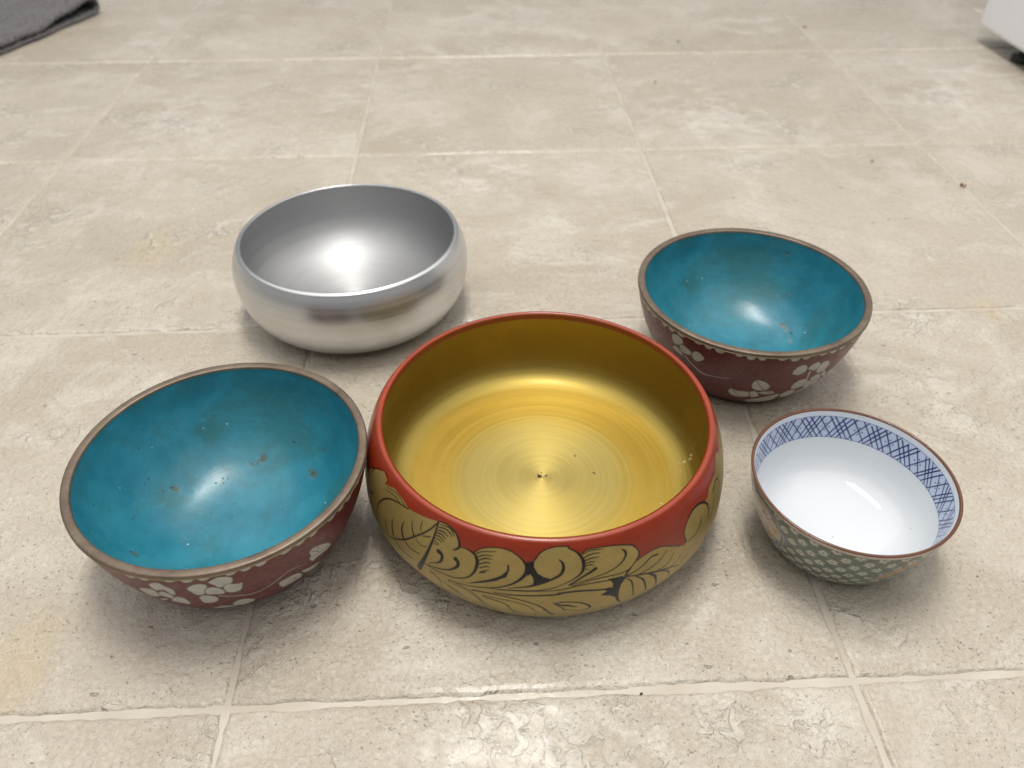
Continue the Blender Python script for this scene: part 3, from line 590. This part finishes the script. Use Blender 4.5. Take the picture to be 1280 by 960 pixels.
for k, (t_, d_, s_) in enumerate([(.061, 48.1, .85), (.038, 49.5, .95), (.044, 53.7, .9), (.102, 42.8, .4), (.10, 45, .35), (.095, 40.5, .3), (.05, 56.5, .35), (-.02, 57.5, .4), (-.355, 68.8, .7), (-.30, 62, .35), (-.1, 66, .3), (.0, 64, .35), (1.8, 20, .35), (1.2, 34, .3)]):
    gi.spot(t_, d_, s_, (.62, .52, .33, 1), 40+k)
gi.haze_spot(2.98, 71.6, 9, (.50, .28, .02, .5), 3, .9, 2.2); gi.haze_spot(.076, 75.1, 9, (.52, .30, .02, .5), 5, .8, 2.6); gi.haze_spot(.8, 72, 8, (.52, .31, .03, .5), 8, .7, 3)
rs = np.random.RandomState(3)
for k in range(60): gi.spot(rs.rand()*6.28-3.14, 66+rs.rand()*70, .16+.16*rs.rand(), (.10, .05, .02, 1) if rs.rand() < .6 else (.7, .6, .35, 1), k, .7)
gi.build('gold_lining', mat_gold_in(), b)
seal('red', b, mat_plain('black_lacquer', (.02, .02, .02), .35))

# aluminium bowl
b = empty('aluminium_bowl', (*CEN['alu'], 0))
tag(b, 'plain silver spun aluminium bowl with inturned lip at the back left', 'bowl')
r, z, t = outer('alu', 120); ma = mat_alu(False)
revolve('outer_wall', r, z, 360, ma, b)
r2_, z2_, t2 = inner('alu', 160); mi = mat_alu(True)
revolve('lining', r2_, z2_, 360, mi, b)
a = np.linspace(0, np.pi, 11)
rr = np.r_[r2_[0]-.0001, (r2_[0]+r[0])/2-(r[0]-r2_[0])/2*np.cos(a)-.0004*np.sin(a), r[0]]; zz = np.r_[z2_[0]-.0006, .0641+(z[0]-.0641)*np.linspace(0, 1, 11)+.0011*np.sin(a), z[0]-.0003]
revolve('rim', rr[::-1], zz[::-1], 360, ma, b)
seal('alu', b, ma)

# the two cloisonne bowls
WHITE = (.53, .52, .465, 1); WIRE = (.055, .040, .028, 1); MAROON = (.128, .012, .014, 0)
MC, MQ, MR, MB = mat_turq(), mat_cloisonne(), mat_copper(), mat_brass()
def cloisonne(key, label, art, reps, stains, phase):
    b = empty('cloisonne_bowl', (*CEN[key], 0))
    tag(b, label, 'bowl', 'turquoise cloisonne bowls')
    cv = Canvas(outer('clo', 170), 1400, MAROON); cv.aa = .40
    rs = np.random.RandomState(7)
    th = -np.pi+phase; k = 0
    while th < np.pi+phase-.03:                     # white cloud scallops hanging from the rim
        wd = (.075+.03*rs.rand()) if k % 4 else .055; dp = 3.0+1.3*rs.rand() if k % 4 else 1.8
        cv.poly([(th, .9), (th+wd*.04, dp*.6), (th+wd*.25, dp*.95+.9), (th+wd*.5, dp+1.1), (th+wd*.78, dp*.9+.9), (th+wd*.97, dp*.5+.6), (th+wd, .9)], WHITE, 3, WIRE, .35)
        th += wd+.006; k += 1
    cv.c[cv.t < 1.5] = WIRE
    for dth in reps+[0]:
        for e in art:
            if e[0] == 'w': cv.poly(e[1], WHITE, 3, WIRE, .50, dth=dth)
            elif e[0] == 't':
                cv.stroke([(p[0], p[1], p[2]+.5) for p in e[1]], WIRE, dth=dth); cv.stroke(e[1], WHITE, dth=dth)
            else: cv.stroke(e[1], WIRE, dth=dth)
    cv.build('outer_wall', MQ, b)
    r, z = cv.r, cv.z
    # copper rim: inner edge, rounded top, outer drop
    rr = [r[0]+.0002, r[0]+.0003, r[0]+.0002, .0764, .0757, .0732, .0725, .0722, .0720]
    zz = [.0635, .0645, .0651, .06545, .0656, .0655, .0653, .0650, .0640]
    revolve('rim', rr, zz, 360, MR, b)
    revolve('brass_wire', r[0]-.0002+.0006*np.cos(np.linspace(-1.6, 1.6, 7)), .0630+.0004*np.sin(np.linspace(1.6, -1.6, 7)), 360, MB, b)
    ci = Canvas(inner('clo', 220), 900, (.02, .2, .3, 0)); ci.aa = .35
    for k, (t_, d_, s_, kind, st) in enumerate(stains):
        c = dict(d=(.022, .024, .020, 1), b=(.075, .075, .038, 1), g=(.040, .120, .105, .8), t=(.24, .22, .15, .8), w=(.5, .62, .6, .9))[kind]
        
        if kind in 'gt': ci.haze_spot(t_, d_, s_*1.25, c, k+int(d_), .75 if kind == 't' else .6, st)
        else:
            if s_ > .9:
                ci.haze_spot(t_, d_, s_*1.15, c, k+int(d_), 1., st); ci.spot(t_+.012, d_+.2, s_*.36, (.018, .016, .012, 1), k, .9, st)
            else: ci.spot(t_, d_, s_, c, k+int(d_), .9, st)
            if s_ > .9: ci.haze_spot(t_, d_, s_*1.9, (.075, .10, .06, .9), k, .7, st)
    ci.build('turquoise_lining', MC, b)
    revolve('foot', [.0475, .0478, .0472, .0440, .0432, .043, 0], [.0034, .0006, 0, 0, .0006, .0026, .0026], 200, MR, b)
stl = [(2.79, 40.4, .7, 'd', 1), (2.682, 55.2, 1.5, 'b', 1), (2.66, 56.2, 2.4, 'g', 1), (2.70, 53, .6, 'd', 1.6), (1.446, 56.2, 1.2, 'd', 1), (1.46, 57.4, 1.6, 'b', 1), (1.582, 60.3, 1.2, 'b', 1.6), (1.52, 58.6, .5, 'd', 1),
 (.652, 53.2, 1.3, 'd', 1), (.63, 53.4, 2.3, 'b', 1), (.66, 51.5, 2.8, 'g', 1.4), (.60, 55.6, .9, 't', 1), (.72, 54, .5, 'b', 2), (.686, 38.1, .75, 'd', 1), (.69, 39, 1.4, 'g', 1), (1.097, 44, .5, 'd', 4.5), (1.02, 46, .35, 'd', 2),
 (2.068, 65.7, .35, 'd', 1), (2.0, 67, .3, 'b', 1), (2.2, 66.5, .3, 'b', 1.5), (2.1, 68.5, .4, 't', 1), (-2.516, 40.9, 1.2, 'd', 1), (-2.50, 42, 1.3, 'b', 1), (-2.54, 39.6, .6, 'd', 1.3), (-3.037, 80, .45, 'd', 1), (-2.63, 75.4, .45, 'd', 1),
 (-2.7, 70, 2.5, 'g', 1), (-.195, 93.6, .4, 'd', 1), (1.804, 36.3, .4, 'd', 1), (1.21, 34, .8, 'g', 1), (1.414, 20.5, 5.5, 'g', 2.4), (.94, 16.6, 6, 'g', 2), (2.426, 22.8, 6, 'g', 2), (1.8, 24, 4, 'g', 3), (-1.6, 60, .4, 'w', 1), (3.05, 30, .35, 'w', 1), (.4, 20, .3, 'w', 1), (-.9, 66, .35, 'd', 1)]
cloisonne('cl', 'nearer turquoise-lined bowl left of the big red bowl, maroon outside with white blossoms', CL_ART, [2.1, 4.05], stl, 0)
strr = [(.288, 58.8, 1.3, 'd', 1), (.22, 59.6, .9, 'd', 1.4), (.15, 60.4, .7, 'd', 1.2), (.474, 59.1, 1.3, 'b', 1.8), (.38, 60, 2.0, 't', 1.6), (.099, 60.1, .55, 'd', 1), (.05, 63, 1.6, 't', 1.5), (.25, 63.5, 2.2, 'g', 1.6), (2.353, 64.4, 1.4, 't', 1), (2.5, 62.5, .8, 't', 1.3), (1.78, 64.9, .8, 't', 1), (1.655, 71.3, .7, 't', 1), (1.9, 68, .5, 'b', 1), (1.5, 66, .4, 't', 1), (2.2, 58, .6, 't', 1),
 (.631, 50.1, .5, 'd', 1), (1.804, 56.2, .55, 'd', 1), (.675, 37.3, .35, 'w', 1), (-.6, 52, .5, 'w', 1), (-1.4, 46, .5, 't', 2), (-1.0, 60, .6, 'w', 1), (2.9, 40, .4, 'w', 1), (2.4, 20, 6, 'g', 2), (1.0, 15, 4, 'g', 3), (-2.6, 55, .5, 't', 1), (-2.2, 58, .5, 'w', 1), (3.0, 60, .4, 't', 1), (.9, 10, .8, 'b', 3)]
cloisonne('cr', 'farther turquoise-lined bowl behind the small porcelain bowl, maroon outside with white blossoms', CR_ART, [2.2, 4.3], strr, .4)

# small porcelain bowl
b = empty('porcelain_bowl', (*CEN['small'], 0))
tag(b, 'smallest bowl, white porcelain inside with a blue lattice band and green flower lattice outside', 'bowl')
cv = Canvas(outer('small', 140), 1300, (.125, .155, .115, 1)); cv.aa = .36
PALE = (.50, .51, .43, 1); per = 2*np.pi/30
for row in range(-1, 9):                             # lattice of pale blossoms with a pink centre
    t0 = 3.4+5.35*row; r0 = max(np.interp(t0, cv.t, cv.rm), 8)
    for q in range(30):
        th = -1.859-np.pi+per*q+(per/2 if row % 2 else 0)
        for sgn in (-1, 1):
            cv.stroke([(th, t0, .5), (th+sgn*per/2, t0+5.35, .5)], (.06, .078, .05, 1), op=.85)
        for q2 in range(5):
            aa = q2*1.2566+.3+q; cv.spot(th+1.45*math.cos(aa)/r0, t0+1.45*math.sin(aa), 1.12, PALE, q2+q, .9)
        cv.spot(th, t0, .55, (.25, .12, .085, 1), q); 
        for sgn in (-1, 1): cv.spot(th+sgn*per/2, t0, .65, (.115, .15, .12, 1), q+5, .8, 1.4); cv.spot(th+sgn*per/4, t0+2.67, .4, (.30, .33, .26, 1), q+9, .6)
for c0 in (-2.94, -.86, 1.22):                       # cream medallions edged in blue-grey with ochre flowers
    for k, (ww, cc) in enumerate(((.40, (.17, .20, .24, 1)), (.365, (.33, .35, .36, 1)), (.34, (.14, .17, .21, 1)), (.315, (.50, .44, .36, 1)))):
        cv.poly([(c0+ww*x, 20+y*(19-1.2*k)) for x, y in ((0, -1), (.35, -.97), (.5, -.75), (.72, -.68), (.78, -.4), (1, -.25), (1, .25), (.78, .4), (.72, .68), (.5, .75), (.35, .97), (0, 1), (-.35, .97), (-.5, .75), (-.72, .68), (-.78, .4), (-1, .25), (-1, -.25), (-.78, -.4), (-.72, -.68), (-.5, -.75), (-.35, -.97))], cc)
    for (x, y, s, st, cc) in ((.23, 18, 1.9, 1.5, 0), (.16, 24, 1.6, 1.6, 0), (.05, 12, 1.6, 1.5, 1), (-.05, 20, 2.0, 1.4, 0), (.2, 10, 1.2, 1.2, 1), (-.17, 14, 1.7, 1.8, 0), (-.22, 22, 1.6, 2.6, 0), (-.12, 27, 1.5, 1.4, 1), (-.24, 17, 1.2, 2, 0), (.1, 29, 1.5, 1.5, 0)):
        cv.spot(c0+x, y, s, ((.50, .27, .06, 1), (.38, .13, .08, 1))[cc], int(x*100+y), .95, st); cv.spot(c0+x+.01, y+.2, s*.35, (.25, .12, .05, 1), 3, .8)
    cv.stroke([(c0-.25, 30, .5), (c0-.1, 22, .5), (c0+.05, 17, .5), (c0+.22, 8, .5)], (.13, .18, .14, 1))
    cv.stroke([(c0-.25, 12, .5), (c0-.05, 16, .5), (c0+.12, 22, .5)], (.13, .18, .14, 1))
for (x, y, s, st, sd) in ((-1.50, 23.5, 2.1, 1.7, 1), (-1.44, 19.5, 1.9, 1.9, 2), (-1.36, 15.5, 2.0, 1.8, 3), (-1.27, 12, 1.7, 1.8, 4)):
    cv.spot(x, y, s*1.7, (.15, .19, .23, 1), sd+9, .85, st); cv.spot(x, y, s*1.25, (.56, .31, .07, 1), sd, .95, st); cv.spot(x+.02, y+.3, s*.35, (.28, .14, .05, 1), 3, .8)
cv.spot(-1.62, 22, 2.0, (.10, .135, .16, 1), 5, .9, 1.2)
cv.c[cv.t < 2.6] = (.60, .52, .43, 1); cv.c[(cv.t > 2.6) & (cv.t < 2.95)] = (.20, .16, .12, 1)
cv.c[cv.t < .35] = (.23, .105, .06, 1)
cv.build('outer_wall', mat_porcelain(True), b)
ci = Canvas(inner('small', 260), 1500, (.77, .79, .81, 0)); ci.aa = .30
DB = (.008, .022, .120, 1); LB = (.42, .50, .70, 1)
ci.c[(ci.t > 3.4) & (ci.t < 17.6)] = (.40, .48, .68, .78)
t0, t1 = 3.5, 17.5; np_ = 17; per = 2*np.pi/np_
rs = np.random.RandomState(11)
def diag(th, sgn, w, op):
    jit = rs.randn()*.006; hi = t0+.2+(1.5*rs.rand() if rs.rand() < .4 else 0)
    fr = (hi-t0)/(t1-t0)
    ci.stroke([(th+jit+sgn*per*.5*fr*1., hi, .84+.2*rs.rand()), (th+jit+sgn*per*.25+rs.randn()*.002, (t0+t1)/2, .98), (th+jit+sgn*per*.5, t1-.1, .82)], DB, op=op, k=6)
for q in range(np_):
    thc = -np.pi+per*q+rs.randn()*.006; op = .8+.2*rs.rand()
    for sgn in (-1, 1):
        for dd in (-.16, 0, .16): diag(thc+sgn*0-sgn*per*.25+dd*per+.0, sgn, .5, op*(.75+.25*rs.rand()))
        diag(thc+per*.5-sgn*per*.25, sgn, .4, op*.75)
    for (dx, dy) in ((-.13, 0), (.13, 0), (0, -2.2), (0, 2.2)):
        ci.spot(thc+per*.5+dx*per*.9, (t0+t1)/2+dy, .46, DB, q, .9)
        ci.spot(thc+dx*per*.5, (t0+t1)/2+dy*.6, .25, DB, q, .6)
for tt, w_ in ((3.5, .45), (17.5, .5)):
    m_ = np.clip((w_/2-np.abs(ci.t-tt))/.3+.5, 0, 1)[:, None, None]; ci.c = ci.c*(1-m_)+np.array((.05, .09, .27, 1))*m_
mk = np.clip(1-np.abs(ci.t-2.6)/1.6, 0, 1)[:, None]*.25; ci.c[..., 3] = np.maximum(ci.c[..., 3], mk); ci.c[(ci.t < 3.2)] = np.r_[(.52, .60, .78), 0] + np.array((0, 0, 0, 1))*mk[(ci.t < 3.2)][:, :, None]
for k, (t_, d_, s_, c_) in enumerate([(-1.952, 71, .42, 0), (-1.9, 70.2, .25, 0), (-.137, 44.2, .22, 0), (-.241, 37.2, .38, 0), (2.35, 53.9, 1.6, 1), (2.45, 50, .9, 1)]):
    ci.spot(t_, d_, s_, ((.07, .07, .06, 1), (.66, .65, .52, .5))[c_], k, (.95, .25)[c_])
ci.build('white_lining', mat_porcelain(False), b)
r, z = cv.r, cv.z
rim_m = mat_plain('brown_glaze', (.145, .060, .032), .12)
revolve('rim', [r[0]+.0002, r[0]+.0003, .0532, .0527, .0522, .0519], [.0495, .0499, .0502, .0503, .0501, .0494], 360, rim_m, b)
revolve('foot', [.0332, .0334, .0328, .0300, .0295, .0294, 0], [.0022, .0004, 0, 0, .0006, .0014, .0014], 160, mat_plain('foot_glaze', (.6, .6, .55), .2), b)

# ------------------------------------------------------------------ folded grey towel (back left)
fold0 = np.array([-.4425, 1.1346]); e2 = np.array([-.80, .60]); e1 = np.array([-.36, -.933])
ns = 330; S = np.r_[0, .0008, .002, .0035, np.linspace(.005, .62, ns-4)]
gap = lambda s: .0055+.0045*np.exp(-s/.09)
def midline(s):
    g = gap(s); Rb = g+.001; z0 = .0036
    low = [(d, z0+.0004*math.sin(d*60+s*20)) for d in np.linspace(.45, Rb, 60)]
    arc = [(Rb-Rb*1.1*math.sin(q), z0+Rb-Rb*math.cos(q)) for q in np.linspace(0, math.pi, 16)[1:-1]]
    top = []
    for d in np.linspace(Rb, .45, 320):
        sag = math.exp(-((d-Rb)/.075)**1.6); zz = z0+.0078+(2*Rb-.0078)*sag+.0012*math.sin(d*38+s*17)*(1-sag)+.0008*math.sin(d*95-s*40)
        top.append((d, zz))
    return np.array(low+arc+top)
V = []
for s in S:
    mline = midline(s); tn = np.gradient(mline, axis=0); tn /= np.linalg.norm(tn, axis=1)[:, None]; nn = np.stack([-tn[:, 1], tn[:, 0]], 1)
    hth = .0031*(math.sqrt(max(0, 1-(1-min(s/.0035, 1))**2)) if s < .0035 else 1)+.00002
    L_ = np.r_[0, np.cumsum(np.hypot(*np.diff(mline, axis=0).T))]; sv_ = np.full(len(L_), s)
    knob = .0013*vnoise(L_, sv_, 21, 330)+.0010*vnoise(L_, sv_, 22, 620)+.0009*np.sin(L_*520+3*vnoise(L_, sv_, 23, 60))
    nn = nn*(1+knob/.0031)[:, None]
    loop = np.vstack([mline+nn*hth, (mline-nn*hth)[::-1]])
    edge = .0028*math.sin(loop[:, 0].mean()*50)
    for d, zz in loop:
        wob = .0022*math.sin(d*31)+.0012*math.sin(d*83+1)      # the hem is not ruler straight
        p = fold0+e2*(s+wob*math.exp(-s/.05))+e1*d
        V.append((p[0], p[1], max(zz, .0003)))
nl = len(loop); V = np.array(V)
rs = np.random.RandomState(2)
FT = grid_faces(len(S), nl, True)
o = mesh_obj('folded_towel', V-np.array([*fold0, 0]), FT, mat_towel(), loc=(*fold0, 0))
tag(o, 'folded charcoal grey towel lying at the top left edge of the floor', 'towel')

# ------------------------------------------------------------------ white appliance (back right)
ap = empty('white_appliance', (.833, .949, 0))
tag(ap, 'corner of a white appliance standing on dark feet at the top right', 'appliance')
def rbox(x0, x1, y0, y1, z0, z1, R, Rz, seg=6):
    P = []
    for (cx_, cy2, a0) in ((x1-R, y1-R, 0), (x0+R, y1-R, 90), (x0+R, y0+R, 180), (x1-R, y0+R, 270)):
        for q in range(seg+1):
            a_ = math.radians(a0+90*q/seg); P.append((cx_, cy2, math.cos(a_), math.sin(a_)))
    rings = []
    for q in range(seg+1):
        a_ = math.radians(90*q/seg); rings.append((R-Rz*(1-math.sin(a_)), z0+Rz*(1-math.cos(a_))))
    rings += [(rr_, z0+z1-zz_) for rr_, zz_ in rings[::-1]]
    V = [(cx_+c*rr_, cy2+s_*rr_, zz_) for rr_, zz_ in rings for cx_, cy2, c, s_ in P]
    m_ = len(P); Fc = [tuple(int(k) for k in q) for q in grid_faces(len(rings), m_, True)]
    Fc = [q[::1] for q in Fc]; Fc.append(tuple(range(m_))[::-1]); Fc.append(tuple(range(len(V)-m_, len(V))))
    return V, Fc
V, Fc = rbox(0, .62, -.66, 0, .021, .86, .014, .007)
mesh_obj('body', V, Fc, mat_plain('white_enamel', (.90, .91, .95), .35, 0, (400, .1, .0004), .03), ap)
mk_ = mat_plain('black_plastic', (.012, .013, .013), .4)
V, Fc = rbox(.022, .58, -.62, -.080, .007, .0225, .008, .003)
mesh_obj('base_pan', V, Fc, mk_, ap)
for (fx, fy) in ((.028, -.092), (.56, -.10), (.028, -.56), (.56, -.56)):
    aa = np.linspace(0, 2*np.pi, 25)[:-1]; pr = [(.004, .0), (.0150, 0), (.017, .0015), (.017, .007), (.0145, .0085), (.009, .009), (.009, .0225)]
    V = [(fx+r_*math.cos(q), fy+r_*math.sin(q), z_) for r_, z_ in pr for q in aa]
    ft = mesh_obj('foot', V, grid_faces(len(pr), 24, True), mk_, ap)

# ------------------------------------------------------------------ crumbs and specks
def crumb(name, x, y, size, mat, label, seed, flat=.5, z=0):
    import bmesh
    bm = bmesh.new(); bmesh.ops.create_icosphere(bm, subdivisions=2, radius=1)
    rg = random.Random(seed); ph = [rg.random()*6.28 for _ in range(6)]
    for v in bm.verts:
        c = v.co; k = 1+.28*math.sin(3*c.x+ph[0])*math.cos(4*c.y+ph[1])+.18*math.sin(7*c.z+ph[2]+5*c.x)
        v.co = Vector((c.x*k*size*(1+.5*math.sin(ph[3])**2), c.y*k*size, (c.z*k+.9)*size*flat))
    me = bpy.data.meshes.new(name); bm.to_mesh(me); bm.free(); me.materials.append(mat)
    o = bpy.data.objects.new(name, me); COL.objects.link(o); o.location = (x, y, z); o.rotation_euler.z = ph[4]
    return tag(o, label, 'crumb') if label else o
mdark = mat_plain('dark_crumb', (.045, .025, .018), .7); mtan = mat_plain('tan_crumb', (.62, .40, .26), .7); mgrit = mat_plain('grit', (.13, .115, .095), .7)
o = crumb('bread_crumb', .6094, .5105, .0022, mtan, 'tan and brown crumb on the tile joint at the right side of the floor', 3, .8)
k = crumb('burnt_edge', .0016, -.0014, .0016, mdark, None, 9, .9); k.parent = o
crumb('grit_speck', .4184, .9625, .0017, mgrit, 'grey speck on the floor near the middle of the top edge', 4)
crumb('grit_speck', .3562, .8062, .0015, mgrit, 'tiny brown speck below the uppermost tile joint, straight behind the turquoise bowl', 5)
crumb('grit_speck', .6186, 1.0185, .0018, mgrit, 'dark speck beside the diagonal joint at the top right', 6)
crumb('grit_speck', .5404, .5688, .0014, mgrit, 'small grey speck behind the right turquoise bowl', 7)
crumb('grit_speck', .1993, -.0017, .0006, mdark, 'tiny black grain in the pale joint below the red bowl', 8, .8, -.0013)
